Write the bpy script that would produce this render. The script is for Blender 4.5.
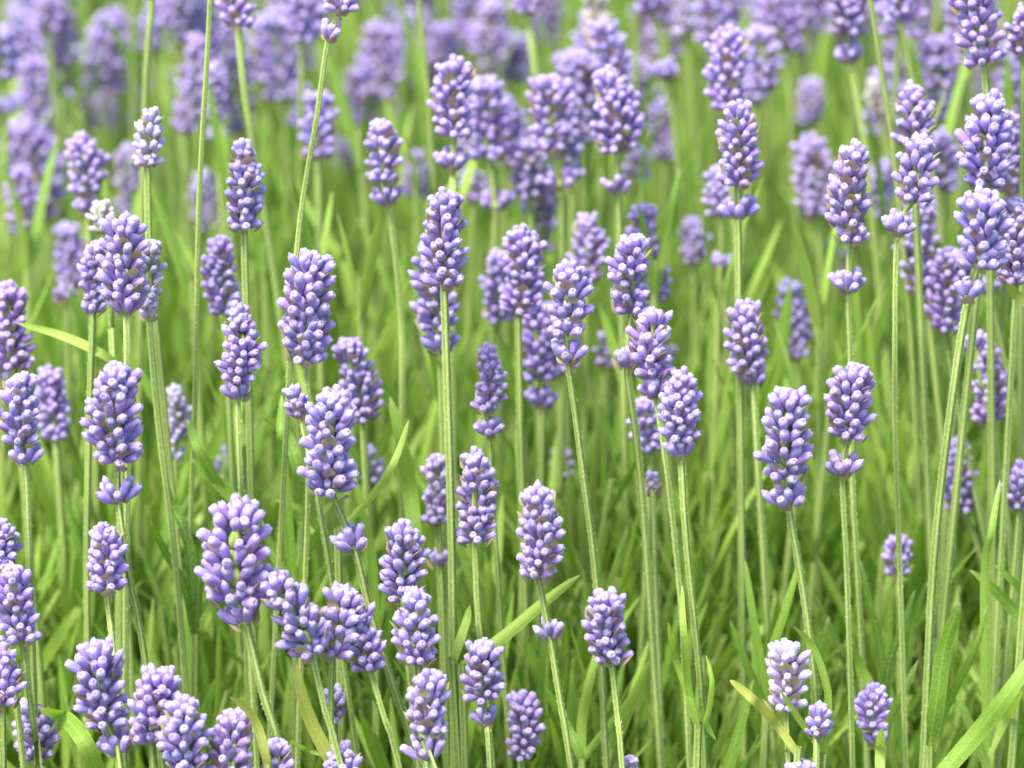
import bpy, math, random
import numpy as np
from mathutils import Vector, Matrix, Quaternion
random.seed(7); rng = np.random.default_rng(11)
scene = bpy.context.scene
for o in list(bpy.data.objects): bpy.data.objects.remove(o)
col = scene.collection
R = math.radians
PI = math.pi

# ------------------------------------------------------------------ camera, sky, sun, exposure
W, H = 1024, 768
FPX = 4167.0
PITCH = R(20)
CAM = Vector((0, -0.94, 0.762))
FW = Vector((0, math.cos(PITCH), -math.sin(PITCH)))
RT = Vector((1, 0, 0)); UP = Vector((0, math.sin(PITCH), math.cos(PITCH)))
cd = bpy.data.cameras.new('camera'); cam = bpy.data.objects.new('camera', cd); col.objects.link(cam)
cam.location = CAM; cam.rotation_euler = (PI/2 - PITCH, 0, 0)
cd.sensor_width = 36; cd.lens = FPX*36/W; cd.clip_start = .05; cd.clip_end = 500
cd.dof.use_dof = True; cd.dof.focus_distance = 1.0; cd.dof.aperture_fstop = 11.5
scene.camera = cam
SUN_EL, SUN_AZ = R(60), R(215)      # azimuth measured clockwise from +Y (north)
w = bpy.data.worlds.new('World'); scene.world = w; w.use_nodes = True
nt = w.node_tree; sky = nt.nodes.new('ShaderNodeTexSky'); sky.sky_type = 'NISHITA'; sky.sun_disc = False
sky.sun_elevation = SUN_EL; sky.sun_rotation = SUN_AZ; sky.dust_density = 2.5; sky.ozone_density = .6
nt.links.new(sky.outputs[0], nt.nodes['Background'].inputs[0]); nt.nodes['Background'].inputs[1].default_value = .14
sl = bpy.data.lights.new('sun', 'SUN'); sl.energy = 2.6; sl.angle = R(15); sl.color = (1, .94, .84)
so = bpy.data.objects.new('sun', sl); col.objects.link(so)
sd = Vector((math.sin(SUN_AZ)*math.cos(SUN_EL), math.cos(SUN_AZ)*math.cos(SUN_EL), math.sin(SUN_EL)))
so.rotation_euler = sd.to_track_quat('Z', 'Y').to_euler()
so.location = (0, 0, 3)
scene.view_settings.view_transform = 'Standard'; scene.view_settings.look = 'None'
scene.view_settings.exposure = 1.35; scene.view_settings.gamma = 1
scene.view_settings.use_curve_mapping = False
scene.render.engine = 'CYCLES'
scene.cycles.max_bounces = 8; scene.cycles.transmission_bounces = 4; scene.cycles.diffuse_bounces = 4

def ray(px, py): return FW + RT*((px-W/2)/FPX) + UP*((H/2-py)/FPX)
def at(px, py, d): return CAM + ray(px, py)*d
def at_y(px, py, y):
    r = ray(px, py); return CAM + r*((y-CAM.y)/r.y)

# ------------------------------------------------------------------ materials
def mat(name):
    m = bpy.data.materials.new(name); m.use_nodes = True
    n = m.node_tree.nodes; return m, n, m.node_tree.links, n['Principled BSDF']
def N(n, t, **k):
    x = n.new(t)
    for a, b in k.items(): setattr(x, a, b)
    return x
def ramp(n, stops):
    r = n.new('ShaderNodeValToRGB'); e = r.color_ramp.elements
    while len(e) < len(stops): e.new(.5)
    for q, (p, c) in zip(e, stops): q.position = p; q.color = (*c, 1)
    return r
def mixc(n, l, a, b, f, mode='MIX'):
    x = n.new('ShaderNodeMix'); x.data_type = 'RGBA'; x.blend_type = mode
    for s, v in ((6, a), (7, b), (0, f)):
        if isinstance(v, (tuple, list)): x.inputs[s].default_value = (*v[:3], 1)
        elif isinstance(v, (int, float)): x.inputs[s].default_value = v
        else: l.new(v, x.inputs[s])
    return x.outputs[2]
def mth(n, l, op, a, b=0.0, clamp=False):
    x = n.new('ShaderNodeMath'); x.operation = op; x.use_clamp = clamp
    for s, v in ((0, a), (1, b)):
        if isinstance(v, (int, float)): x.inputs[s].default_value = v
        else: l.new(v, x.inputs[s])
    return x.outputs[0]
def with_translucency(m, n, l, p, colour, f):
    t = N(n, 'ShaderNodeBsdfTranslucent'); mx = N(n, 'ShaderNodeMixShader'); mx.inputs[0].default_value = f
    if isinstance(colour, tuple): t.inputs[0].default_value = (*colour, 1)
    else: l.new(colour, t.inputs[0])
    l.new(p.outputs[0], mx.inputs[1]); l.new(t.outputs[0], mx.inputs[2])
    l.new(mx.outputs[0], n['Material Output'].inputs[0])

def bud_material():
    m, n, l, p = mat('lavender_bud')
    oi = N(n, 'ShaderNodeObjectInfo'); at_ = N(n, 'ShaderNodeAttribute', attribute_name='rnd')
    rnd = mth(n, l, 'FRACT', mth(n, l, 'ADD', oi.outputs['Random'], at_.outputs['Fac']))
    uv = N(n, 'ShaderNodeUVMap'); sp = N(n, 'ShaderNodeSeparateXYZ'); l.new(uv.outputs[0], sp.inputs[0])
    t, a = sp.outputs[1], sp.outputs[0]
    hs = N(n, 'ShaderNodeHueSaturation'); l.new(oi.outputs['Color'], hs.inputs['Color'])
    l.new(mth(n, l, 'MULTIPLY_ADD', rnd, .045), hs.inputs['Hue'])
    hs.inputs['Hue'].links[0].from_node.inputs[2].default_value = .486
    r2 = mth(n, l, 'FRACT', mth(n, l, 'MULTIPLY', rnd, 7.31))
    v = mth(n, l, 'MULTIPLY', r2, .42); l.new(mth(n, l, 'ADD', v, .78), hs.inputs['Value'])
    base = hs.outputs[0]
    # ribs run along the calyx, a few pale downy specks over it
    rib = mth(n, l, 'ABSOLUTE', mth(n, l, 'SINE', mth(n, l, 'MULTIPLY', a, PI*8)))
    c = mixc(n, l, mixc(n, l, base, (.66, .62, .82), .0, 'MIX'), (.62, .55, .86), mth(n, l, 'MULTIPLY', rib, .22))
    no = N(n, 'ShaderNodeTexNoise'); no.inputs['Scale'].default_value = 2600; no.inputs['Detail'].default_value = 2
    tc = N(n, 'ShaderNodeNewGeometry'); l.new(tc.outputs['Position'], no.inputs['Vector'])
    sk = ramp(n, [(.52, (0, 0, 0)), (.72, (1, 1, 1))]); l.new(no.outputs[0], sk.inputs[0])
    c = mixc(n, l, c, (.74, .68, .92), mth(n, l, 'MULTIPLY', sk.outputs[0], .45))
    tip = ramp(n, [(.0, (.25, .25, .25)), (.12, (0, 0, 0)), (.66, (0, 0, 0)), (.86, (.72, .72, .72)), (.93, (.9, .9, .9)), (.975, (.35, .35, .35)), (1, (0, 0, 0))])
    l.new(t, tip.inputs[0])
    r3 = mth(n, l, 'FRACT', mth(n, l, 'MULTIPLY', rnd, 13.7))
    c = mixc(n, l, c, (.74, .68, .90), mth(n, l, 'MULTIPLY', tip.outputs[0], mth(n, l, 'ADD', mth(n, l, 'MULTIPLY', r3, .6), .35)))
    hole = ramp(n, [(.972, (0, 0, 0)), (.99, (1, 1, 1))]); l.new(t, hole.inputs[0])
    c = mixc(n, l, c, (.30, .20, .42), mth(n, l, 'MULTIPLY', hole.outputs[0], mth(n, l, 'MULTIPLY', r2, .7)))
    l.new(c, p.inputs['Base Color']); p.inputs['Roughness'].default_value = .9
    p.inputs['Specular IOR Level'].default_value = .08
    p.inputs['Sheen Weight'].default_value = .35; p.inputs['Sheen Roughness'].default_value = .5
    bp = N(n, 'ShaderNodeBump'); bp.inputs['Strength'].default_value = .7; bp.inputs['Distance'].default_value = .0003
    l.new(no.outputs[0], bp.inputs['Height']); l.new(bp.outputs[0], p.inputs['Normal'])
    with_translucency(m, n, l, p, c, .28)
    return m
def down_material():
    m, n, l, p = mat('white_down'); p.inputs['Base Color'].default_value = (.78, .74, .9, 1); p.inputs['Roughness'].default_value = .6
    with_translucency(m, n, l, p, (.8, .76, .92), .4); return m
def bract_material():
    m, n, l, p = mat('papery_bract')
    oi = N(n, 'ShaderNodeObjectInfo'); at_ = N(n, 'ShaderNodeAttribute', attribute_name='rnd')
    rnd = mth(n, l, 'FRACT', mth(n, l, 'ADD', oi.outputs['Random'], at_.outputs['Fac']))
    r = ramp(n, [(0, (.30, .34, .12)), (.35, (.42, .38, .17)), (.6, (.36, .25, .16)), (.85, (.34, .17, .17)), (1, (.42, .24, .22))])
    l.new(rnd, r.inputs[0])
    no = N(n, 'ShaderNodeTexNoise'); no.inputs['Scale'].default_value = 900
    g = N(n, 'ShaderNodeNewGeometry'); l.new(g.outputs['Position'], no.inputs['Vector'])
    c = mixc(n, l, r.outputs[0], (.55, .50, .36), mth(n, l, 'MULTIPLY', no.outputs[0], .55))
    l.new(c, p.inputs['Base Color']); p.inputs['Roughness'].default_value = .6
    with_translucency(m, n, l, p, c, .3); return m
def stem_material(name, ridge, groove, sc=1.0):
    m, n, l, p = mat(name)
    uv = N(n, 'ShaderNodeUVMap'); sp = N(n, 'ShaderNodeSeparateXYZ'); l.new(uv.outputs[0], sp.inputs[0])
    s = mth(n, l, 'ABSOLUTE', mth(n, l, 'COSINE', mth(n, l, 'MULTIPLY', sp.outputs[0], PI*4)))
    s = mth(n, l, 'POWER', s, 1.6)
    c = mixc(n, l, groove, ridge, s)
    no = N(n, 'ShaderNodeTexNoise'); no.inputs['Scale'].default_value = 1500; no.inputs['Detail'].default_value = 3
    g = N(n, 'ShaderNodeNewGeometry'); l.new(g.outputs['Position'], no.inputs['Vector'])
    sk = ramp(n, [(.5, (0, 0, 0)), (.75, (1, 1, 1))]); l.new(no.outputs[0], sk.inputs[0])
    c = mixc(n, l, c, (.60, .72, .32), mth(n, l, 'MULTIPLY', sk.outputs[0], .5))
    n2 = N(n, 'ShaderNodeTexNoise'); n2.inputs['Scale'].default_value = 35; l.new(g.outputs['Position'], n2.inputs['Vector'])
    v = ramp(n, [(.3, (.72, .76, .7)), (.7, (1.15, 1.1, 1.1))]); l.new(n2.outputs[0], v.inputs[0])
    c = mixc(n, l, c, v.outputs[0], 1.0, 'MULTIPLY')
    l.new(c, p.inputs['Base Color']); p.inputs['Roughness'].default_value = .65; 
    bp = N(n, 'ShaderNodeBump'); bp.inputs['Strength'].default_value = .4; bp.inputs['Distance'].default_value = .0002
    l.new(no.outputs[0], bp.inputs['Height']); l.new(bp.outputs[0], p.inputs['Normal'])
    with_translucency(m, n, l, p, c, .12); return m
def leaf_material(name, stops, tr=.42):
    m, n, l, p = mat(name)
    at_ = N(n, 'ShaderNodeAttribute', attribute_name='rnd'); oi = N(n, 'ShaderNodeObjectInfo')
    rnd = mth(n, l, 'FRACT', mth(n, l, 'ADD', oi.outputs['Random'], at_.outputs['Fac']))
    r = ramp(n, stops); l.new(rnd, r.inputs[0])
    uv = N(n, 'ShaderNodeUVMap'); sp = N(n, 'ShaderNodeSeparateXYZ'); l.new(uv.outputs[0], sp.inputs[0])
    d = mth(n, l, 'ABSOLUTE', mth(n, l, 'SUBTRACT', sp.outputs[0], .5))
    rib = ramp(n, [(0, (1, 1, 1)), (.07, (.15, .15, .15)), (.4, (0, 0, 0)), (.5, (.6, .6, .6))]); l.new(d, rib.inputs[0])
    c = mixc(n, l, r.outputs[0], (.44, .62, .16), mth(n, l, 'MULTIPLY', rib.outputs[0], .5))
    no = N(n, 'ShaderNodeTexNoise'); no.inputs['Scale'].default_value = 1900; no.inputs['Detail'].default_value = 4
    g = N(n, 'ShaderNodeNewGeometry'); l.new(g.outputs['Position'], no.inputs['Vector'])
    sk = ramp(n, [(.45, (0, 0, 0)), (.75, (1, 1, 1))]); l.new(no.outputs[0], sk.inputs[0])
    c = mixc(n, l, c, (.46, .64, .20), mth(n, l, 'MULTIPLY', sk.outputs[0], .5))
    tipr = ramp(n, [(.93, (0, 0, 0)), (1, (1, 1, 1))]); l.new(sp.outputs[1], tipr.inputs[0])
    c = mixc(n, l, c, (.55, .58, .30), mth(n, l, 'MULTIPLY', tipr.outputs[0], .7))
    l.new(c, p.inputs['Base Color']); p.inputs['Roughness'].default_value = .5; p.inputs['Specular IOR Level'].default_value = .35
    bp = N(n, 'ShaderNodeBump'); bp.inputs['Strength'].default_value = .5; bp.inputs['Distance'].default_value = .0003
    l.new(no.outputs[0], bp.inputs['Height']); l.new(bp.outputs[0], p.inputs['Normal'])
    tc = mixc(n, l, c, (1.15, 1.15, .55), 1.0, 'MULTIPLY')
    with_translucency(m, n, l, p, tc, tr); return m
M_BUD, M_DOWN, M_BRACT = bud_material(), down_material(), bract_material()
M_STEM = stem_material('green_stem', (.41, .53, .15), (.17, .28, .05))
M_HAIR, nn, ll, pp = mat('stem_down'); pp.inputs['Base Color'].default_value = (.70, .80, .45, 1)
LEAF = [(0, (.085, .19, .02)), (.3, (.18, .35, .035)), (.65, (.30, .49, .065)), (.85, (.43, .61, .12)), (1, (.13, .27, .03))]
M_LEAF = leaf_material('lavender_leaf', LEAF)
M_YLEAF = leaf_material('yellowing_leaf', [(0, (.36, .42, .06)), (1, (.42, .44, .09))])
M_FOL = leaf_material('foliage_leaf', LEAF)

# ------------------------------------------------------------------ mesh collection
class MB:
    def __init__(s): s.v = []; s.f = []; s.uv = []; s.mi = []; s.r = []; s.n = 0
    def add(s, verts, faces, uvs, mi=0, rnd=0.0):
        """verts (k,3), faces list of tuples, uvs per vertex (k,2)"""
        s.v.append(np.asarray(verts, dtype=np.float64)); s.f.append(np.asarray(faces)+s.n) if isinstance(faces, np.ndarray) else s.f.append([tuple(i+s.n for i in f) for f in faces])
        s.uv.append(np.asarray(uvs)); s.mi += [mi]*len(faces); s.r += [rnd]*len(verts); s.n += len(verts)
    def mesh(s, name, mats, origin=(0, 0, 0)):
        me = bpy.data.meshes.new(name)
        V = np.concatenate(s.v) - np.array(origin)
        loops = []; starts = []; tot = []; c = 0
        for blk in s.f:
            for f in blk:
                starts.append(c); tot.append(len(f)); loops.extend(f); c += len(f)
        me.vertices.add(len(V)); me.vertices.foreach_set('co', V.astype(np.float32).ravel())
        me.loops.add(c); me.loops.foreach_set('vertex_index', np.array(loops, dtype=np.int32))
        me.polygons.add(len(starts)); me.polygons.foreach_set('loop_start', np.array(starts, dtype=np.int32))
        me.polygons.foreach_set('loop_total', np.array(tot, dtype=np.int32))
        me.polygons.foreach_set('material_index', np.array(s.mi, dtype=np.int32))
        me.polygons.foreach_set('use_smooth', np.ones(len(starts), dtype=bool))
        UV = np.concatenate(s.uv)[np.array(loops)]
        ul = me.uv_layers.new(name='UVMap'); ul.data.foreach_set('uv', UV.astype(np.float32).ravel())
        a = me.attributes.new('rnd', 'FLOAT', 'POINT'); a.data.foreach_set('value', np.array(s.r, dtype=np.float32))
        for m in mats: me.materials.append(m)
        me.update(calc_edges=True); me.validate()
        return me
    def build(s, name, mats, parent=None, origin=(0, 0, 0), loc=None):
        o = bpy.data.objects.new(name, s.mesh(name, mats, origin)); col.objects.link(o)
        if parent: o.parent = parent
        if loc is not None: o.location = loc
        return o

def grid_faces(rows, cols, closed):
    f = []
    cc = cols if closed else cols-1
    for i in range(rows-1):
        for j in range(cc):
            k = (j+1) % cols
            f.append((i*cols+j, i*cols+k, (i+1)*cols+k, (i+1)*cols+j))
    return f

# bud: a ribbed downy calyx tube, narrow at the foot, swollen in the middle, with a small mouth at the top
PROF = [(0, .16, 0), (.08, .27, .06), (.25, .40, .2), (.45, .485, .4), (.64, .50, .6), (.80, .475, .75), (.91, .43, .86), (.97, .35, .93), (1.005, .24, .96), (1.005, .15, .98), (.97, .09, 1.0)]
def bud_geo(seg, prof, rib, bend=0, wob=0, teeth=0, teeth_n=5):
    v = []; uv = []
    for z, r, t in prof:
        for j in range(seg):
            a = 2*PI*j/seg
            rr = r*(1+(rib if j % 2 else -rib*.6)*math.sin(PI*min(1, t)))*(1+wob*math.sin(a*2+1))
            zz = z+(teeth*math.sin(a*teeth_n+wob*40) if .9 < t < .97 else 0)
            v.append((rr*math.cos(a)+bend*z*z, rr*math.sin(a), zz*2.15)); uv.append((j/seg, t))
    v.append((bend*.86, 0, prof[-1][0]*2.15)); uv.append((.5, 1)); n = len(v)-1
    f = grid_faces(len(prof), seg, True) + [((len(prof)-1)*seg+j, (len(prof)-1)*seg+(j+1) % seg, n) for j in range(seg)]
    return np.array(v), f, np.array(uv)
def make_bud_mesh(i):
    rr = random.Random(i*31+5)
    prof = [(z, r*(1+rr.uniform(-.09, .07)), t) for z, r, t in PROF]
    if i % 4 == 1: prof = prof[:-3]+[(1.03, .21, .95), (1.09, .18, .965), (1.13, .09, .972)]    # petals just showing
    v, f, uv = bud_geo(16, prof, rr.uniform(.07, .11), rr.uniform(-.18, .18), rr.uniform(0, .08), rr.uniform(.015, .05), rr.choice((3, 4, 5)))
    b = MB(); b.add(v, f, uv, 0)
    # fine white down standing off the calyx, thicker at its mouth
    hv = []; hf = []; hu = []
    for k in range(210):
        q = rr.random(); row = min(len(prof)-4, 1+int(q**.6*(len(prof)-5)))
        j = rr.randrange(16); p = Vector(v[row*16+j]); nx = Vector((p.x, p.y, .35*rr.uniform(0, 1.5))).normalized()
        nx = (nx+Vector((rr.uniform(-.4, .4), rr.uniform(-.4, .4), rr.uniform(0, .6)))).normalized()
        p = p+Vector((0, 0, rr.uniform(-.1, .1)))
        sd_ = nx.orthogonal().normalized()*.012; L = rr.uniform(.06, .15)
        n0 = len(hv); hv += [tuple(p-sd_-nx*.02), tuple(p+sd_-nx*.02), tuple(p+nx*L)]; hf.append((n0, n0+1, n0+2)); hu += [(0, 0), (1, 0), (.5, 1)]
    b.add(np.array(hv), hf, np.array(hu), 1)
    return b.mesh('bud', [M_BUD, M_DOWN])
BUDS = [make_bud_mesh(i) for i in range(14)]
LOWPROF = [PROF[i] for i in (0, 2, 4, 6, 8, 10)]
LOWBUD = bud_geo(8, LOWPROF, .0, .06)

def bract_geo(rr):
    v = []; uv = []; rows, cols = 7, 5
    for i in range(rows):
        t = i/(rows-1); wd = (.62*math.sin(PI*min(1, t*.80+.14))**.8)*(1-t**4) + .02
        for j in range(cols):
            s = (j/(cols-1)-.5)*2
            y = -.28*math.sin(PI*.5*t)+.30*s*s*wd + (.18*t*t if rr.random() < 2 else 0)
            v.append((s*wd, -y*1.0-.28, t*1.35)); uv.append(((s+1)/2, t))
    return np.array(v), grid_faces(rows, cols, False), np.array(uv)
def make_bract_mesh(i):
    rr = random.Random(i); v, f, uv = bract_geo(rr)
    v = v*np.array([1, 1, 1])+rr.uniform(-.02, .02); b = MB(); b.add(v, f, uv, 0)
    return b.mesh('bract', [M_BRACT])
BRACTS = [make_bract_mesh(i) for i in range(4)]
BR = bract_geo(random.Random(3))

def xf(v, m):
    A = np.array(m); return v @ A[:3, :3].T + A[:3, 3]

def catmull(pts, step):
    P = [pts[0]*2-pts[1]]+pts+[pts[-1]*2-pts[-2]]; out = []
    for i in range(1, len(P)-2):
        n = max(2, int((P[i+1]-P[i]).length/step))
        for k in range(n):
            t = k/n; a, b, c, d = P[i-1], P[i], P[i+1], P[i+2]
            out.append(.5*((2*b)+(c-a)*t+(2*a-5*b+4*c-d)*t*t+(3*b-a-3*c+d)*t*t*t))
    out.append(P[-2]); return out

def stem_geo(b, path, r0, r1, square=True, hair=0, rr=random, seg=12, rnd=0., turn=0.4):
    v = []; uv = []; n = len(path); L = 0
    ref = Vector((math.cos(turn), math.sin(turn), 0))
    for i, p in enumerate(path):
        t = (path[min(i+1, n-1)]-path[max(i-1, 0)]).normalized()
        x = (ref-t*ref.dot(t)).normalized(); y = t.cross(x); r = r0+(r1-r0)*i/(n-1)
        if i: L += (p-path[i-1]).length
        for j in range(seg):
            a = 2*PI*j/seg; q = r*(1+(.13*math.cos(4*a) if square else 0))
            v.append(tuple(p+x*math.cos(a)*q+y*math.sin(a)*q)); uv.append((j/seg, L*20))
    b.add(np.array(v), grid_faces(n, seg, True), np.array(uv), 0, rnd)
    if hair:
        hv = []; hf = []; hu = []
        V = v
        for k in range(hair):
            i = rr.randrange(n-1); j = rr.choice((0, 3, 6, 9)) if rr.random() < .7 else rr.randrange(seg)
            t = rr.random(); p = Vector(V[i*seg+j]).lerp(Vector(V[(i+1)*seg+j]), t); c = path[i].lerp(path[i+1], t)
            nx = (p-c).normalized(); ax = (path[i+1]-path[i]).normalized()
            d = (nx+ax*rr.uniform(-.6, .6)+Vector((rr.uniform(-.3, .3), rr.uniform(-.3, .3), 0))).normalized(); Lh = rr.uniform(.00014, .00036)
            s = d.cross(ax).normalized()*.00008 if rr.random() < .5 else ax*.00008
            m0 = len(hv); hv += [tuple(p-s-nx*.00003), tuple(p+s-nx*.00003), tuple(p+d*Lh)]; hf.append((m0, m0+1, m0+2)); hu += [(0, 0)]*3
        b.add(np.array(hv), hf, np.array(hu), 1, rnd)

def axis_frame(d, spin):
    q = d.to_track_quat('Z', 'Y').to_matrix(); return q @ Matrix.Rotation(spin, 3, 'Z')

TONES = {'normal': (.315, .222, .64), 'deep': (.26, .175, .58), 'light': (.40, .31, .69), 'pale': (.56, .49, .72), 'cream': (.62, .62, .40)}

def whorl_spec(rr, wid, n, elev0, elev1, bl, foot, bw):
    """buds of one whorl: list of (azimuth, elevation above horizontal, length, diameter, foot radius, lift)"""
    out = []
    for k in range(n):
        az = 2*PI*k/n + rr.uniform(-.22, .22)
        row = k % 2
        if rr.random() < .05: continue
        el = elev0 + (elev1-elev0)*row + rr.uniform(-.14, .14)
        out.append((az, el, bl*rr.uniform(.78, 1.14), bw*rr.uniform(.9, 1.1), foot*(1 if row == 0 else .6), (row*.065 + rr.uniform(-.02, .02))*wid))
    return out

ALL = []
def stalk(tx, ty, bx, by, wpx, off, whorls=(), stem=(), tone='normal', label=None, name='lavender_stalk', group='lavender flower stalks', r=None, hair=True, lean=0.0):
    rr = random.Random(int(tx*13+ty*7+by)); off = off*.4 if off < 0 else off; d = 1.0+off
    base = at(bx, by, d); tip = at_y(tx, ty, base.y + rr.uniform(-.003, .003))
    unit = d/FPX; wid = wpx*unit*.89
    detail = off < .06 and -60 < by
    pts = [base]; wh = []
    low = base
    for (x, y, ww) in whorls:
        p = at_y(x, y, base.y+lean*(base.z)*0); pts.append(p); wh.append((p, ww*unit*.98, len(pts)-1))
    for (x, y) in stem: pts.append(at_y(x, y, base.y - rr.uniform(0, .004)))
    last = pts[-1]; prev = pts[-2] if len(pts) > 1 else tip
    sl_ = (last-prev); sl_ = sl_/max(.004, abs(sl_.z))
    sx = max(-.3, min(.3, sl_.x)) if len(pts) > 1 else rr.uniform(-.08, .08); sy = rr.uniform(-.03, .05)
    h = last.z
    if len(pts) == 1: pts.append(Vector((last.x+sx*h*.3, last.y+sy*h*.3, h*.7))); last = pts[-1]; h = last.z
    g = Vector((last.x+sx*h*.7, last.y+sy*h, 0)); mid = Vector((last.x+sx*h*.45, last.y+sy*h*.5, h*.5)); pts += [mid, g]
    root = bpy.data.objects.new(name, None); col.objects.link(root); root.location = g; root.empty_display_size = .01
    colour = TONES[tone]; colour = tuple(c*rr.uniform(.93, 1.07) for c in colour)+(1,)
    # stem
    path = catmull(pts, .006 if detail else .012)
    rs = r*.74*unit/2 if r else wpx**.5*1.28*unit/2*rr.uniform(.92, 1.1)
    if not r: rs = max(.00072, min(.00098, rs))
    # carry the stem up inside the head
    ax = (tip-base); L = ax.length; dirn = ax.normalized()
    path = [tip-ax*.25, base+ax*.35]+path
    b = MB(); stem_geo(b, path, rs*.9, rs*1.15, True, (int(2400*(1 if off < .03 else .6)) if detail else 0), rr, 12 if detail else 8, rr.random(), rr.uniform(0, 1.5))
    so_ = b.build('stem', [M_STEM, M_HAIR], root, origin=g)
    # whorls of the head, foot to tip
    cone = tone in ('cream',)
    vs = rr.uniform(.88, 1.14); bw = (.5*(.175*wid)+.5*.0020)*rr.uniform(.97, 1.07); bl = .5*(.41*wid)+.5*.0045; NB = 2*round(1.2*wid/bw); bl = min(bl, .0060); taper = rr.uniform(.08, .38)
    pitchw = (.42*bl+.12*wid)*vs
    nw = max(2, round((L-.30*wid)/pitchw)); specs = []
    bend = Vector((rr.uniform(-1, 1), rr.uniform(-1, 1), 0))*.07*L
    spin0 = rr.uniform(0, PI)
    for i in range(nw):
        t = i/(nw-1) if nw > 1 else 0
        c = base+dirn*((L-1.05*bl)*min(1, max(0, t+rr.uniform(-.03, .03)))) + bend*math.sin(PI*t)
        s = (.90, 1.0)[t > .12] * (1-taper*max(0, t-.6)/.4)*rr.uniform(.92, 1.07)
        n = NB if i < nw-1 else NB-3
        el0, el1 = .48+.40*t, .88+.30*t
        specs.append((c, dirn, whorl_spec(rr, wid*s, n, el0, el1, bl*s**.5, wid*.5*s-bl*math.cos(el0)*.84, bw), s, i, True))
    specs.append((base+dirn*(L-.98*bl), dirn, whorl_spec(rr, wid*.8, 5, 1.15, 1.38, bl*.92, wid*.07, bw), .7, nw, False))
    for (p, ww, k) in wh:
        dd = (pts[k-1]-pts[k+1]).normalized(); n = 10 if ww/wid > .75 else (7 if ww/wid > .55 else 4)
        specs.append((p, dd, whorl_spec(rr, wid*.95, n, .80 if ww/wid > .7 else 1.0, 1.15, bl*1.08, max(.0006, ww*.5-bl*.72), bw), min(1, ww/wid), 99+k, True))
    def whorl_core(b, c, dd, s, rnd):
        # swollen node the buds stand on
        prof = [(-.10, .055), (-.04, .10), (.03, .13), (.12, .12), (.22, .06)]
        fr = axis_frame(dd, 0); v = []; uv = []
        for z, q in prof:
            for j in range(8):
                a = PI*j/4; v.append(tuple(c+fr @ Vector((q*math.cos(a), q*math.sin(a), z))*wid*s)); uv.append((j/8, .2))
        b.add(np.array(v), grid_faces(5, 8, True), np.array(uv), 0, rnd)
    def bud_mat(c, dd, spin, sp):
        az, el, bl, bw, foot, lift = sp
        fr = axis_frame(dd, spin)
        out = fr @ Vector((math.cos(az), math.sin(az), 0)); bd = (out*math.cos(el)+dd*math.sin(el)).normalized()
        q = bd.to_track_quat('Z', 'X').to_matrix().to_4x4(); q = q @ Matrix.Rotation(rr.uniform(0, 6.3), 4, 'Z')
        pos = c+out*foot+dd*lift
        return Matrix.Translation(pos) @ q @ Matrix.Diagonal((bw, bw, bl/2.15, 1))
    def bract_mats(c, dd, spin, s, n=2, i=0):
        o_ = []
        fr = axis_frame(dd, spin)
        for k in range(n):
            a = PI*k*2/n+rr.uniform(-.3, .3); out = fr @ Vector((math.cos(a), math.sin(a), 0)); el = rr.uniform(.62, .98)
            up = (out*math.cos(el)+dd*math.sin(el)).normalized(); side = up.cross(out).normalized(); nrm = side.cross(up)
            m = Matrix((side, nrm, up)).transposed().to_4x4(); q = (.4*wid*.25+.6*.0029)*rr.uniform(.65, 1.1)
            if nrm.dot(out) > 0: m = Matrix((-side, -nrm, up)).transposed().to_4x4()
            o_.append(Matrix.Translation(c+out*((wid*.265*s if wid > .009 else wid*.12) if i < 90 else .0008)-dd*wid*.05) @ m @ Matrix.Scale(q, 4))
        return o_
    if detail:
        for (c, dd, sp, s, i, core) in specs:
            spin = spin0+i*PI/2*1.0+.35*i
            wb = MB(); whorl_core(wb, c, dd, s, .3)
            wo = wb.build('flower_whorl', [M_STEM], root, origin=c, loc=c-g)
            T = Matrix.Translation(-c)
            for k, q in enumerate(sp):
                o = bpy.data.objects.new('bud', rr.choice(BUDS)); col.objects.link(o); o.parent = wo
                o.matrix_basis = T @ bud_mat(c, dd, spin, q); o.color = colour
            for m in (bract_mats(c, dd, spin, s, 3 if i < 90 else 2, i) if core else []):
                o = bpy.data.objects.new('bract', rr.choice(BRACTS)); col.objects.link(o); o.parent = wo; o.matrix_basis = T @ m
    else:
        groups = {}
        for sx_ in specs: groups.setdefault('head' if sx_[4] < 90 else sx_[4], []).append(sx_)
        for key, lst in groups.items():
            hb = MB(); c0 = lst[0][0]
            for (c, dd, sp, s, i, core) in lst:
                spin = spin0+i*PI/2+.35*i
                whorl_core(hb, c, dd, s, .3); hb.mi[-32:] = [1]*32
                for q in sp: hb.add(xf(LOWBUD[0], bud_mat(c, dd, spin, q)), LOWBUD[1], LOWBUD[2], 0, rr.random())
                for m in (bract_mats(c, dd, spin, s, 3, i) if core else []): hb.add(xf(BR[0], m), BR[1], BR[2], 2, rr.random())
            o = hb.build('flower_head' if key == 'head' else 'flower_whorl', [M_BUD, M_STEM, M_BRACT], root, origin=c0, loc=c0-g); o.color = colour
    root['label'] = label or ''; root['category'] = 'lavender'; root['group'] = group
    ALL.append((root, tx, ty, bx, by, wpx, off, len(whorls), tone, label))
    return root

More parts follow.
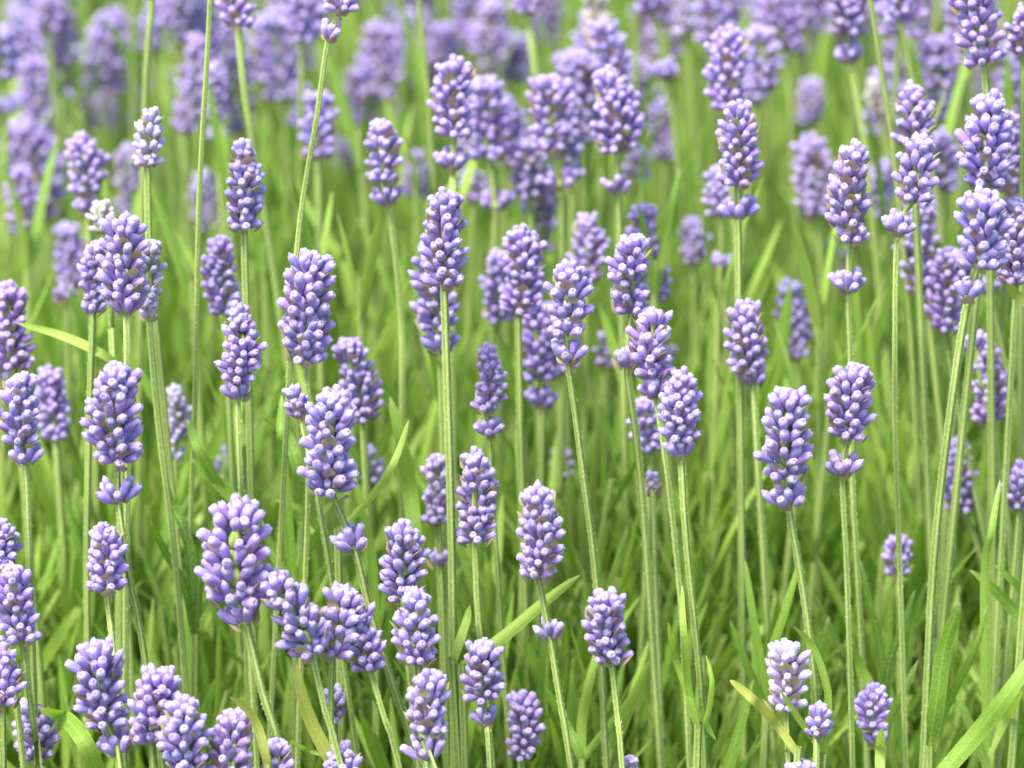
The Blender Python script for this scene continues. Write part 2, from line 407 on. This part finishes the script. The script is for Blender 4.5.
# ------------------------------------------------------------------ ground
def ground():
    b = MB(); s = 150
    b.add(np.array([(-s, -s, 0), (s, -s, 0), (s, s, 0), (-s, s, 0)]), [(0, 1, 2, 3)], np.array([(0, 0), (1, 0), (1, 1), (0, 1)]))
    m, n, l, p = mat('soil'); g = N(n, 'ShaderNodeNewGeometry')
    no = N(n, 'ShaderNodeTexNoise'); no.inputs['Scale'].default_value = 60; no.inputs['Detail'].default_value = 8; l.new(g.outputs['Position'], no.inputs['Vector'])
    r = ramp(n, [(.3, (.05, .045, .025)), (.6, (.10, .09, .05)), (.75, (.07, .11, .03))]); l.new(no.outputs[0], r.inputs[0]); l.new(r.outputs[0], p.inputs['Base Color'])
    p.inputs['Roughness'].default_value = 1
    bp = N(n, 'ShaderNodeBump'); bp.inputs['Distance'].default_value = .01; l.new(no.outputs[0], bp.inputs['Height']); l.new(bp.outputs[0], p.inputs['Normal'])
    o = b.build('ground', [m]); o['kind'] = 'structure'
ground()

# ------------------------------------------------------------------ leaves
def leaf_geo(path, wd, side, rows=None, fold=.25, cols=5, shape=.55):
    n = len(path); v = []; uv = []
    for i, p in enumerate(path):
        t = i/(n-1)            # 0 at foot, 1 at tip
        tan = (path[min(i+1, n-1)]-path[max(i-1, 0)]).normalized()
        s = (side-tan*side.dot(tan)).normalized(); nm = s.cross(tan)
        q = wd/2*(max(0.0, math.sin(PI*min(1, .12+.88*t**.85)))**shape if t < 1 else 0)
        q = max(q, wd*.04)
        for j in range(cols):
            u = (j/(cols-1)-.5)*2
            v.append(tuple(p+s*u*q*(1-.05*abs(u))+nm*(abs(u)*fold - (.35*fold if abs(u) > .9 else 0))*q)); uv.append(((u+1)/2, t))
    return np.array(v), grid_faces(n, cols, False), np.array(uv)

def featured_shoot(leaves, base, off, label, yellow=False, name='leafy_shoot'):
    """leaves: list of (list of pixels tip..foot, width px)"""
    rr = random.Random(int(base[0]*3+base[1])); y0 = at(base[0], base[1], 1+off).y
    bp = at_y(base[0], base[1], y0)
    g = Vector((bp.x+rr.uniform(-.01, .01), bp.y+.01, 0))
    root = bpy.data.objects.new(name, None); col.objects.link(root); root.location = g; root.empty_display_size = .01
    b = MB(); top = bp+Vector((0, 0, .002))
    stem_geo(b, catmull([top, bp.lerp(g, .5)+Vector((rr.uniform(-.006, .006), 0, 0)), g], .01), .0009, .0016, True, 300, rr)
    b.build('stem', [M_STEM, M_HAIR], root, origin=g)
    for k, (px, wp) in enumerate(leaves):
        foot = px[-1]; pts = []
        m = len(px)
        for i, (x, y) in enumerate(px):
            pts.append(at_y(x, y, y0-(1-i/(m-1))*rr.uniform(-.012, .012)))
        pts = pts[::-1]
        if (pts[0]-bp).length > .002: pts = [bp]+pts
        path = catmull(pts, .0025)
        tan = (pts[-1]-pts[0]).normalized(); side = (tan.cross(FW)).normalized()
        if side.z < 0: side = -side
        side = Quaternion(tan, rr.uniform(-.45, .45)) @ side
        b = MB(); b.add(*leaf_geo(path, wp/FPX*.92, side, fold=.42, shape=.36), 0, rr.random())
        b.build('leaf', [M_YLEAF if yellow and k == 0 else M_LEAF], root, origin=g)
    root['label'] = label; root['category'] = 'leafy shoot'; root['group'] = 'leafy lavender shoots'

# ------------------------------------------------------------------ foliage mass (nobody could count it)
def foliage():
    b = MB(); rr = random.Random(99); nr = np.random.default_rng(5)
    proto = []
    for k in range(14):       # leaf prototypes along +Z, unit length
        lean = rr.uniform(.02, .18); curl = rr.uniform(-.10, .22); n = 7
        path = [Vector((lean*(i/(n-1))**1.6+curl*(i/(n-1))**3*.5, 0, i/(n-1))) for i in range(n)]
        proto.append(leaf_geo(path, rr.uniform(.055, .088), Vector((0, 1, 0)), cols=3, fold=rr.uniform(.25, .6), shape=.38))
    def leaf(p, d, L, az, rnd):
        v, f, uv = rr.choice(proto)
        x = Vector((math.cos(az), math.sin(az), 0)); x = (x-d*x.dot(d)).normalized(); y = d.cross(x)
        A = np.array([[x.x, y.x, d.x], [x.y, y.y, d.y], [x.z, y.z, d.z]])*L
        b.add(v @ A.T+np.array(p), f, uv, 0, rnd)
    def shoot(x, y, h, lx, ly, dense):
        base = Vector((x, y, max(0, h-.16))); d = Vector((lx, ly, 1)).normalized()
        n = 6; sz = rr.random(); tone_ = rr.random()
        for i in range(n):                      # opposite pairs up the shoot, closer at the tip
            t = i/(n-1); p = base+d*(h-base.z-.045)*(t**.8); az = i*PI/2+rr.uniform(-.3, .3)+x*50
            spread = (1-t)*.60+.14
            for s in (0, PI):
                a = az+s; o = Vector((math.cos(a), math.sin(a), 0)); dd = (d+o*spread*rr.uniform(.6, 1.3)).normalized()
                leaf(p, dd, rr.uniform(.022, .046)*(.85+.3*sz), a, (tone_+rr.uniform(-.16, .16)) % 1.0)
        if dense:
            foot = Vector((base.x, base.y, 0)); stem_geo(b, [foot, base, base+d*(h-base.z-.03)], .0012, .0008, True, 0, rr, 4, rr.random())
            b.mi[-8:] = [1]*8
    cnt = 0
    # spacing follows the beds' own bushes: mounds 0.25 m apart
    mounds = [(rr.uniform(-.9, .9), -.35+rr.random()*2.1, rr.uniform(.0, 1)) for _ in range(70)]
    for k in range(11000):
        x = rr.uniform(-1, 1); y = -.25+rr.random()*1.75
        if k % 4 == 0: x = rr.uniform(-.2, .2); y = rr.uniform(.05, .36)
        edge = .19+.17*(y+.94)
        if abs(x) > edge+.05 and rr.random() > .35: continue
        nz = math.sin(x*41+1.3+2*math.sin(y*19))*math.cos(y*29+x*11)
        if nz < -.45 and rr.random() < .6: continue          # hollows between the bushes
        h = .335-.045*max(0, min(1, (y-.12)/.45))+.022*nz+.015*math.sin(x*77+y*57)+rr.gauss(0, .022)
        tall = rr.random() < .12 and y > .05
        if tall: h += rr.uniform(.02, .06)
        h = min(h, .41 if tall else .375)
        if y < .10: h = min(h, .325+max(0, y-.02)*.55+(min(0, y)*.3)+rr.uniform(-.012, .008))
        shoot(x, y, h, rr.gauss(0, .26), rr.gauss(-.03, .18), abs(x) < edge)
        cnt += 1
    for k in range(750):          # slim young stems that carry no flower yet
        y = rr.uniform(.10, .95); x = rr.uniform(-.24, .24)*(1+y*.9); h = rr.uniform(.34, .425)-.03*y
        lx, ly = rr.gauss(0, .10), rr.gauss(0, .08)
        p = [Vector((x-lx*.2, y-ly*.2, .05)), Vector((x, y, .25)), Vector((x+lx*.12, y+ly*.12, h))]
        f0 = len(b.mi); stem_geo(b, catmull(p, .03), .0009, .0008, True, 0, rr, 6, rr.random()); b.mi[f0:] = [1]*(len(b.mi)-f0)
        d = Vector((lx, ly, 1)).normalized(); az = rr.uniform(0, 6.3)
        for q in range(2):
            for s_ in (0, PI):
                o = Vector((math.cos(az+s_+q*1.5), math.sin(az+s_+q*1.5), 0)); leaf(p[2]-d*(.012+.045*q), (d+o*(.2+.25*q)).normalized(), rr.uniform(.025, .05), az+s_, rr.random())
    o = b.build('lavender_foliage', [M_FOL, M_STEM]); o['kind'] = 'stuff'
    o['label'] = 'dense bright green lavender leaves filling the bed under the flower stalks'; o['category'] = 'foliage'
    # long green stems further back whose flowers stand out of view
    print('foliage shoots', cnt, 'faces', len(b.mi))
foliage()

# ------------------------------------------------------------------ the stalks of the photograph
S = stalk
# top left, out of focus
S(50,-12, 52,52, 40,.30, [(63,66,32)], [(60,200)])
S(35,55, 45,136, 52,.33, [], [(48,300)])
S(22,120, 36,218, 64,.29, [], [(40,380)], 'deep')
S(-2,25, 2,78, 38,.22, [(5,112,32)], [(8,300)])
S(112,8, 104,88, 56,.36, [], [(100,300)])
S(128,65, 118,128, 42,.5)
S(96,95, 88,125, 40,.38, [], [])
S(80,134, 86,192, 42,.12, [(87,212,30)], [(92,300),(95,420)])
S(66,222, 72,285, 36,.2, [], [(78,430)])
S(152,107, 147,164, 34,.035, [], [(150,260),(166,430),(190,680)], 'pale')
S(130,145, 132,214, 36,.27, [], [], 'light')
S(196,32, 190,115, 42,.25, [(186,132,30)], [(185,260)])
S(176,-12, 180,42, 46,.4)
S(162,68, 166,108, 34,.42)
S(214,62, 214,118, 28,.2, [(217,142,20)], [(225,260),(230,330)], 'light')
S(242,-60, 238,26, 42,.09, [], [(244,90),(262,200),(278,300)])
S(243,140, 244,226, 42,.03, [], [(247,340),(252,520),(255,700)])
S(216,-150, 213,-60, 44,.0, [], [(207,60),(199,200),(195,400),(190,560)], r=9)
S(158,-90, 153,-4, 38,.1, [], [(146,70),(142,200),(140,330)], r=8)
S(100,200, 104,232, 28,.045, [], [(112,330),(115,400)], 'cream')
S(124,216, 124,298, 52,.0, [(126,312,40)], [(127,360),(128,470),(126,600)])
S(98,240, 94,300, 30,.03, [(93,312,30)], [(90,400),(87,560),(90,768)], r=9)
S(150,238, 149,306, 30,.02, [(149,318,18)], [(158,420),(175,560),(188,720)], 'pale', r=10)
# top, left of centre
S(270,12, 284,98, 56,.3, [], [(290,300)])
S(304,8, 300,66, 40,.42)
S(250,20, 256,80, 38,.42)
S(348,-70, 341,12, 40,-.02, [(328,38,20)], [(318,110),(300,220),(292,330),(284,470)], 'light', r=8.5)
S(318,90, 318,156, 40,.16, [], [(320,250)])
S(300,80, 302,125, 32,.3)
S(380,20, 378,98, 50,.33)
S(362,66, 368,122, 46,.36)
S(408,100, 405,125, 30,.42)
S(420,-110, 416,-30, 44,.15, [], [(425,60),(432,150),(440,300)], r=7)
S(445,22, 445,64, 40,.36)
S(380,117, 383,182, 44,.07, [(388,203,36)], [(396,260),(402,340),(402,420)])
S(456,58, 455,136, 46,.07, [(453,166,40)], [(453,260)])
S(484,76, 488,155, 50,.15, [(495,208,40)], [(492,330)])
S(470,95, 472,150, 38,.24)
S(515,35, 515,80, 38,.36)
S(512,112, 512,165, 40,.28)
S(446,190, 444,284, 48,.0, [], [(447,380),(452,560),(455,800)], r=11)
S(432,236, 438,326, 50,.05, [(440,350,40)], [(444,470),(446,640)])
S(400,20, 398,45, 30,.5)
S(340,140, 345,170, 24,.4)
# top centre
S(590,-20, 594,44, 27,.22, [], [], 'cream')
S(607,70, 618,150, 52,.09, [(618,192,34)], [(622,330),(625,470)])
S(600,20, 614,88, 42,.17)
S(550,75, 548,150, 52,.12, [(560,186,44)], [(565,330)])
S(578,50, 580,142, 46,.19)
S(524,140, 530,192, 46,.16, [], [(535,330)])
S(648,-70, 640,-5, 44,.2, [(652,10,30),(667,76,30)], [(682,200),(695,300),(700,400)], r=8)
S(680,-10, 686,34, 28,.25, [], [(700,180),(712,330)], 'pale')
S(527,-60, 526,10, 40,.2, [], [(538,90)])
S(660,98, 665,160, 30,.27, [], [], 'deep')
S(728,26, 728,108, 48,.11)
S(738,100, 738,182, 48,.04, [(738,216,44)], [(739,330),(741,480),(744,800)], r=10)
S(715,165, 722,214, 34,.13, [(722,268,26)], [(730,400)])
S(588,212, 586,278, 42,.12, [], [(584,420)])
S(642,205, 656,300, 44,.12, [], [(662,420)])
S(633,236, 632,312, 46,.02, [(627,366,28)], [(640,470),(655,680)])
S(522,224, 518,312, 46,.06, [], [(520,420),(524,560)])
S(545,215, 542,250, 30,.2)
S(500,92, 503,150, 46,.2, [], [(506,330)])
S(566,92, 563,158, 46,.16, [(572,178,30)], [(570,330)])
S(592,60, 590,128, 44,.2)
S(640,150, 636,176, 34,.2)
S(540,178, 541,222, 36,.18)
S(470,165, 474,200, 32,.2)
S(160,2, 158,50, 40,.33)
S(230,20, 226,70, 38,.32)
S(205,170, 208,230, 30,.26, [], [], 'light')
S(500,250, 498,318, 40,.13, [], [(500,420)])
S(556,300, 562,372, 40,.12, [], [(560,470)])
S(606,330, 604,366, 28,.15, [], [(606,480)], 'light')
S(418,150, 416,196, 30,.26)
S(20,165, 26,232, 38,.2)
S(62,285, 66,300, 30,.15)
S(690,215, 694,262, 30,.2)
S(660,330, 664,372, 26,.16, [], [], 'light')
S(940,130, 944,190, 38,.17)
S(880,160, 884,215, 34,.2)
S(1004,110, 1010,190, 42,.09)
# right top
S(778,-25, 786,44, 46,.25, [], [(792,150)])
S(847,-40, 845,34, 44,.14, [(850,60,34)], [(862,130),(872,220)])
S(812,78, 808,124, 30,.3, [], [], 'light')
S(905,-40, 899,12, 30,.12, [(900,22,32)], [(914,90),(935,190),(945,300)])
S(962,-30, 984,62, 56,.04, [], [(988,120),(990,260)])
S(868,-110, 864,-40, 42,.08, [], [(878,50),(892,140),(908,300),(915,420)], r=8)
S(873,78, 880,112, 20,.22, [], [(890,190)], 'cream')
S(912,83, 913,142, 44,.05)
S(922,135, 914,200, 46,-.01, [(898,232,36)], [(895,330),(896,460),(902,640)], r=9)
S(855,143, 850,240, 48,.02, [(848,290,40)], [(850,350),(852,480),(862,660)], r=9)
S(808,135, 818,214, 46,.2, [], [(824,330)])
S(992,92, 988,184, 60,.02)
S(984,192, 978,266, 58,-.03, [(968,298,36)], [(952,400),(934,560),(922,790)], r=11)
S(1012,196, 1016,284, 44,.03)
S(1024,5, 1024,52, 36,.06)
S(920,196, 926,300, 42,.11, [], [(940,420)])
S(950,248, 945,330, 44,.08, [], [(965,450),(990,560)])
S(985,340, 988,420, 40,.08, [(975,350,30)], [(1004,500),(1016,620)])
S(965,250, 960,300, 36,.1)
S(790,280, 796,356, 38,.16, [], [(802,450)], 'deep')
S(744,302, 748,372, 42,.05, [(753,384,34)], [(758,470),(768,640)])
S(958,437, 962,508, 40,.1, [], [(985,570),(1000,660)])
S(1022,460, 1020,508, 34,.05)
S(990,-60, 975,30, 40,.3, [], [])
S(1000,205, 996,262, 30,.09, [(990,292,24)], [(1006,370),(1028,470)], r=9)
S(770,-10, 765,15, 40,.35)
S(895,110, 897,135, 22,.4, [], [], 'light')
S(830,240, 835,270, 30,.28)
# left middle
S(8,282, 14,368, 46,.06)
S(-2,330, 0,376, 30,.14)
S(20,372, 22,442, 44,.0, [(26,462,36)], [(30,560),(38,800)], r=9)
S(48,368, 56,438, 38,.1, [], [(62,530)])
S(118,365, 118,460, 56,-.01, [(118,500,46)], [(130,580),(150,690)], r=9)
S(238,303, 238,378, 42,.0, [(238,398,36)], [(240,470),(248,600)], r=9)
S(220,236, 226,312, 42,.07, [], [(230,420)])
S(174,386, 178,440, 28,.1, [(174,460,16)], [(175,560)], 'pale')
S(222,445, 232,485, 32,.15)
S(312,252, 306,362, 56,.0, [], [(309,450),(306,560),(300,700)], r=9)
S(335,387, 330,490, 58,-.01, [(354,548,40)], [(372,620),(398,700),(425,790)], r=10)
S(290,385, 300,415, 24,.0, [], [(318,500),(340,640)])
S(346,338, 362,420, 42,.07, [], [(368,520)])
S(370,446, 373,482, 28,.12)
S(488,345, 486,412, 34,.03, [(489,434,30)], [(494,520),(502,640)], r=7)
S(475,450, 474,540, 44,.02, [], [(478,620),(486,700)], r=9)
S(436,455, 438,522, 32,.055, [(440,565,20)], [(445,700)], 'light')
# centre
S(568,262, 566,333, 50,.0, [(568,360,42)], [(580,450),(596,580),(604,720)], r=9)
S(654,308, 652,374, 46,.0, [(655,394,36)], [(668,480),(682,620),(690,780)], r=9)
S(683,370, 680,437, 42,-.015, [(681,456,36)], [(686,540),(700,680),(706,800)], r=9)
S(642,398, 652,450, 38,.08)
S(650,470, 652,494, 14,.05, [], [(655,560)], 'light')
S(533,298, 540,378, 46,.09, [(542,406,32)], [(540,520)])
S(560,448, 562,478, 26,.14)
S(788,388, 786,476, 54,-.02, [(788,504,46)], [(803,590),(814,680),(820,800)], r=10)
S(856,364, 850,436, 52,.0, [(842,474,38)], [(847,580),(853,790)], r=9)
# lower
S(238,500, 236,600, 74,-.045, [(246,622,50)], [(262,690),(296,800)], r=11)
S(270,574, 312,652, 54,-.04, [], [(325,710),(350,800)], r=10)
S(346,586, 332,655, 52,-.02, [], [(331,720),(336,800)], r=8)
S(352,604, 370,668, 42,-.01, [], [(385,720),(408,800)], r=9)
S(403,523, 401,596, 46,.0, [], [(410,680)])
S(416,590, 418,660, 50,-.02, [], [(424,740),(430,800)])
S(430,670, 430,732, 50,-.04, [(428,757,46)], [(445,800)])
S(483,643, 482,697, 44,.0, [(487,724,28)], [(492,800)], r=8)
S(523,694, 521,756, 40,.045)
S(536,486, 538,576, 48,-.02, [(550,638,32)], [(560,700),(576,800)], r=9)
S(606,592, 611,658, 44,-.03, [], [(618,720),(625,800)], r=9)
S(788,643, 786,708, 48,-.01, [], [(788,760),(790,810)], 'pale', r=8)
S(822,704, 816,736, 28,-.01, [], [(816,800)])
S(876,684, 872,728, 36,.03, [(878,744,22)], [(884,800)])
S(898,534, 898,574, 36,.085)
S(104,524, 106,588, 48,.0, [], [(112,640),(118,700)], r=8)
S(98,642, 106,722, 58,-.02, [(118,752,46)], [(124,800)])
S(162,668, 152,742, 54,-.03)
S(182,696, 190,774, 54,-.05)
S(236,710, 232,778, 52,-.045)
S(12,566, 22,640, 46,-.01, [], [(36,740),(42,800)], r=9)
S(2,520, 2,566, 36,.0)
S(-2,645, 2,705, 44,-.02)
S(28,698, 36,756, 46,.03)
S(275,738, 278,772, 40,-.03)
S(340,742, 350,790, 44,.0)
S(335,690, 334,718, 36,.03)
S(800,760, 798,800, 40,-.02)
S(630,755, 632,790, 20,.0)
S(1016,640, 1020,700, 34,.18)

# far back, beyond the sharp rows: a loose band of blurred heads along the top
def far_band():
    rr = random.Random(41); k = 0
    while k < 95:
        d = rr.uniform(.2, .52); z = rr.uniform(.37, .45); x = rr.uniform(-40, 700) if rr.random() < .68 else rr.uniform(700, 1060)
        # find the pixel row where a head at this height and distance falls
        t = (z-CAM.z)/(1+d); py = H/2-(t-FW.z)/UP.z*FPX
        if not -90 < py < 150: continue
        if py > 80 and rr.random() < .5: continue
        sc = 1.0/(1+d); S(x+rr.uniform(-6, 6), py-rr.uniform(70, 100)*sc, x, py, rr.uniform(52, 66)*sc, d, [(x+rr.uniform(-3, 3), py+22*sc, 40*sc)] if rr.random() < .4 else [], [], rr.choice(('normal', 'deep', 'light')))
        k += 1
far_band()

# ------------------------------------------------------------------ leafy shoots that stand out
F = featured_shoot
F([([(17,323),(60,335),(95,350),(120,366)],11)], (122,370), .04, 'bright green leaf arching left, its tip at the left edge above plump heads')
F([([(190,458),(212,478),(235,500)],16), ([(188,420),(198,445),(222,490)],14)], (246,512), .04, 'pair of short bright leaves pointing up left below the head at left of centre')
F([([(262,415),(284,432),(297,465),(298,505)],15), ([(275,500),(300,508),(318,530)],10)], (302,528), .06, 'curled pale green leaf hooking over left of the tall head pair')
F([([(390,397),(401,440),(410,490),(414,530)],19), ([(428,520),(424,545),(418,570)],9)], (416,560), .06, 'broad upright soft green leaf left of the long ridged central stem')
F([([(409,420),(396,458),(374,494),(350,520)],9)], (338,535), .02, 'narrow curved leaf sweeping up right from the lone bud cluster in the centre left')
F([([(580,575),(545,602),(508,634),(470,662)],15)], (462,670), .02, 'long flat leaf slanting up right to a point behind the sharp central stalk')
F([([(730,680),(752,698),(775,722),(792,745)],11)], (798,755), -.01, 'yellow green leaf pointing up left toward the two long stems, lower right', True)
F([([(682,585),(684,630),(689,690)],9), ([(668,622),(674,655),(690,700)],8), ([(716,740),(706,722),(702,704)],11), ([(706,655),(712,680),(708,715)],7)], (698,730), .01, 'small pale shoot with three narrow leaves around the stem right of centre bottom')
F([([(960,602),(944,650),(936,705),(930,740)],20), ([(987,606),(975,650),(950,700),(932,742)],11)], (930,752), .03, 'two pale dusty green upright leaves spreading right of the thick right stem')
F([([(1050,630),(1010,690),(975,735),(940,775)],20)], (930,785), -.02, 'long dusty leaf crossing the lower right corner of the photo')
F([([(40,708),(62,716),(84,740),(98,775)],20)], (100,790), .0, 'broad glossy leaf arching in the lower left corner behind the heads')
F([([(230,697),(246,708),(258,728),(264,750)],11)], (268,770), -.02, 'yellow green leaf with a pointed tip beside the bottom left heads', True)
F([([(970,570),(990,585),(1015,612),(1040,640)],15), ([(995,565),(1012,580),(1030,600)],12)], (1045,650), .04, 'pair of parallel dark green leaves pointing left at the right edge')
F([([(296,663),(300,690),(312,725),(330,760)],16), ([(292,741),(308,750),(332,757)],7)], (332,770), .0, 'bright crinkled leaf between two leaning stems at bottom left of centre', True)
F([([(470,605),(466,622),(458,645)],11)], (452,665), .02, 'short bright leaf beside the ridged central stem, lower half')
F([([(882,728),(880,748),(880,775)],11)], (880,790), -.02, 'stubby upright bright leaf in front of the small head at lower right', )
F([([(793,626),(812,645),(825,680),(828,705)],9), ([(780,690),(800,720),(818,745)],8)], (824,760), .0, 'curling pale leaf pair beside the pale head at lower right')
F([([(1008,284),(1016,294),(1034,310)],11)], (1045,325), .0, 'yellow leaf tip poking in at the right edge among the upper heads', True)
F([([(160,470),(172,505),(188,545)],13), ([(214,520),(206,545),(200,575)],12), ([(150,520),(165,550),(186,590)],12), ([(228,560),(215,590),(202,620)],11)], (196,640), .05, 'bushy soft shoot of upright leaves beside the pale stem pair, left of centre')
F([([(282,395),(280,430),(284,470)],12), ([(325,520),(312,545),(300,575)],12), ([(262,520),(272,550),(290,590)],13), ([(330,570),(318,600),(304,630)],11)], (298,640), .055, 'leafy shoot with spread leaves just right of the biggest head')
F([([(352,470),(362,510),(372,560)],12), ([(398,560),(388,590),(378,620)],11), ([(345,590),(356,620),(372,650)],11)], (376,660), .07, 'soft upright leafy shoot behind the slim head trio, lower left of centre')
F([([(860,560),(868,600),(880,650)],12), ([(915,590),(902,630),(888,670)],12), ([(850,640),(862,670),(882,710)],12), ([(918,660),(905,690),(890,720)],11)], (886,735), .05, 'leafy shoot with four narrow leaves between the long stems at lower right')
F([([(1000,480),(992,530),(985,580)],12), ([(1022,690),(1005,720),(990,750)],13), ([(955,690),(968,720),(985,760)],12)], (988,775), .04, 'narrow dark green leafy shoot in the lower right corner behind the long leaf')
F([([(600,640),(590,680),(582,720)],12), ([(548,690),(560,715),(576,745)],12), ([(650,660),(630,700),(590,750)],11)], (582,765), .05, 'low leafy shoot at bottom centre beside the compact egg shaped head')
F([([(745,560),(752,610),(760,660)],11), ([(800,560),(785,610),(770,660)],11), ([(730,620),(745,660),(762,700)],11)], (766,720), .06, 'soft leafy shoot right of the long straight stem, lower right of centre')
F([([(205,575),(196,600),(190,640)],16), ([(215,680),(205,710),(200,750)],14)], (196,768), .07, 'soft upright leaves behind the head cluster at lower left')
F([([(515,430),(520,470),(522,520)],11)], (524,560), .09, 'soft narrow upright leaf right of the slim head in the centre')

# ------------------------------------------------------------------ labels for the stalks
HAND = {
 (238,500): 'biggest plumpest purple lavender head, sharp, standing over the lower left cluster',
 (270,574): 'lavender head leaning strongly left, right below the biggest plump head at lower left',
 (788,388): 'tall sharp tapering lavender head with olive bracts, alone in the right middle',
 (856,364): 'sharp blunt lavender head with an open bud crown hanging below, right middle',
 (606,592): 'small compact egg shaped lavender head alone on its stem, bottom centre right',
 (536,486): 'sharp oval head in the centre with a tiny bud ring far down its stem',
 (446,190): 'sharp central lavender head on the thickest ridged stem, which crosses the head behind',
 (432,236): 'lavender head directly behind the thick ridged central stem',
 (568,262): 'sharp lavender head with an open bud crown just below, upper centre',
 (152,107): 'small pale frosted lavender head on a light stem, upper left',
 (788,643): 'pale lilac loose lavender head in the lower right, beside a bent stem',
 (335,387): 'long sharp leaning head above a lone bud crown on a leaning stem, left centre',
 (984,192): 'dense dark tipped head on the thick slanting stem at the right edge',
 (590,-20): 'blurred cream unopened lavender head at the top edge, centre',
 (100,200): 'cream unopened lavender head peeping above the plump head at upper left',
 (738,100): 'lavender head with a bud crown below on the long straight stem right of centre',
}
for (root, tx, ty, bx, by, wpx, off, nw, tone, label) in ALL:
    lb = HAND.get((tx, ty))
    if not lb:
        cx, cy = (tx+bx)/2/W*100, (ty+by)/2/H*100
        look = {'normal': 'purple', 'deep': 'deep purple', 'light': 'light purple', 'pale': 'pale lilac', 'cream': 'cream'}[tone]
        foc = 'sharp' if off < .035 else ('slightly soft' if off < .1 else ('blurred' if off < .3 else 'far blurred'))
        size = 'slim' if wpx < 36 else ('plump' if wpx > 50 else '')
        under = ' over a bud ring' if nw else ''
        if by < 0: lb = '%s stem of the stalk crossing the top edge %d%% across the photo' % (foc, round(bx/W*100))
        else:
            px = max(0, min(100, cx)); py = max(0, cy)
            lb = '%s %s %s head%s, %.0f%% across, %.0f%% down the photo' % (foc, size, look, under, px, py)
        lb = ' '.join(lb.split())
    root['label'] = lb
seen = {}
for a in ALL: seen.setdefault(a[0]['label'], []).append(a)
for k, v in seen.items():
    if len(v) > 1:
        for a in v:
            a[0]['label'] = k.replace('% across', '.%d%% across' % int(((a[1]+a[3])/2/W*1000) % 10))
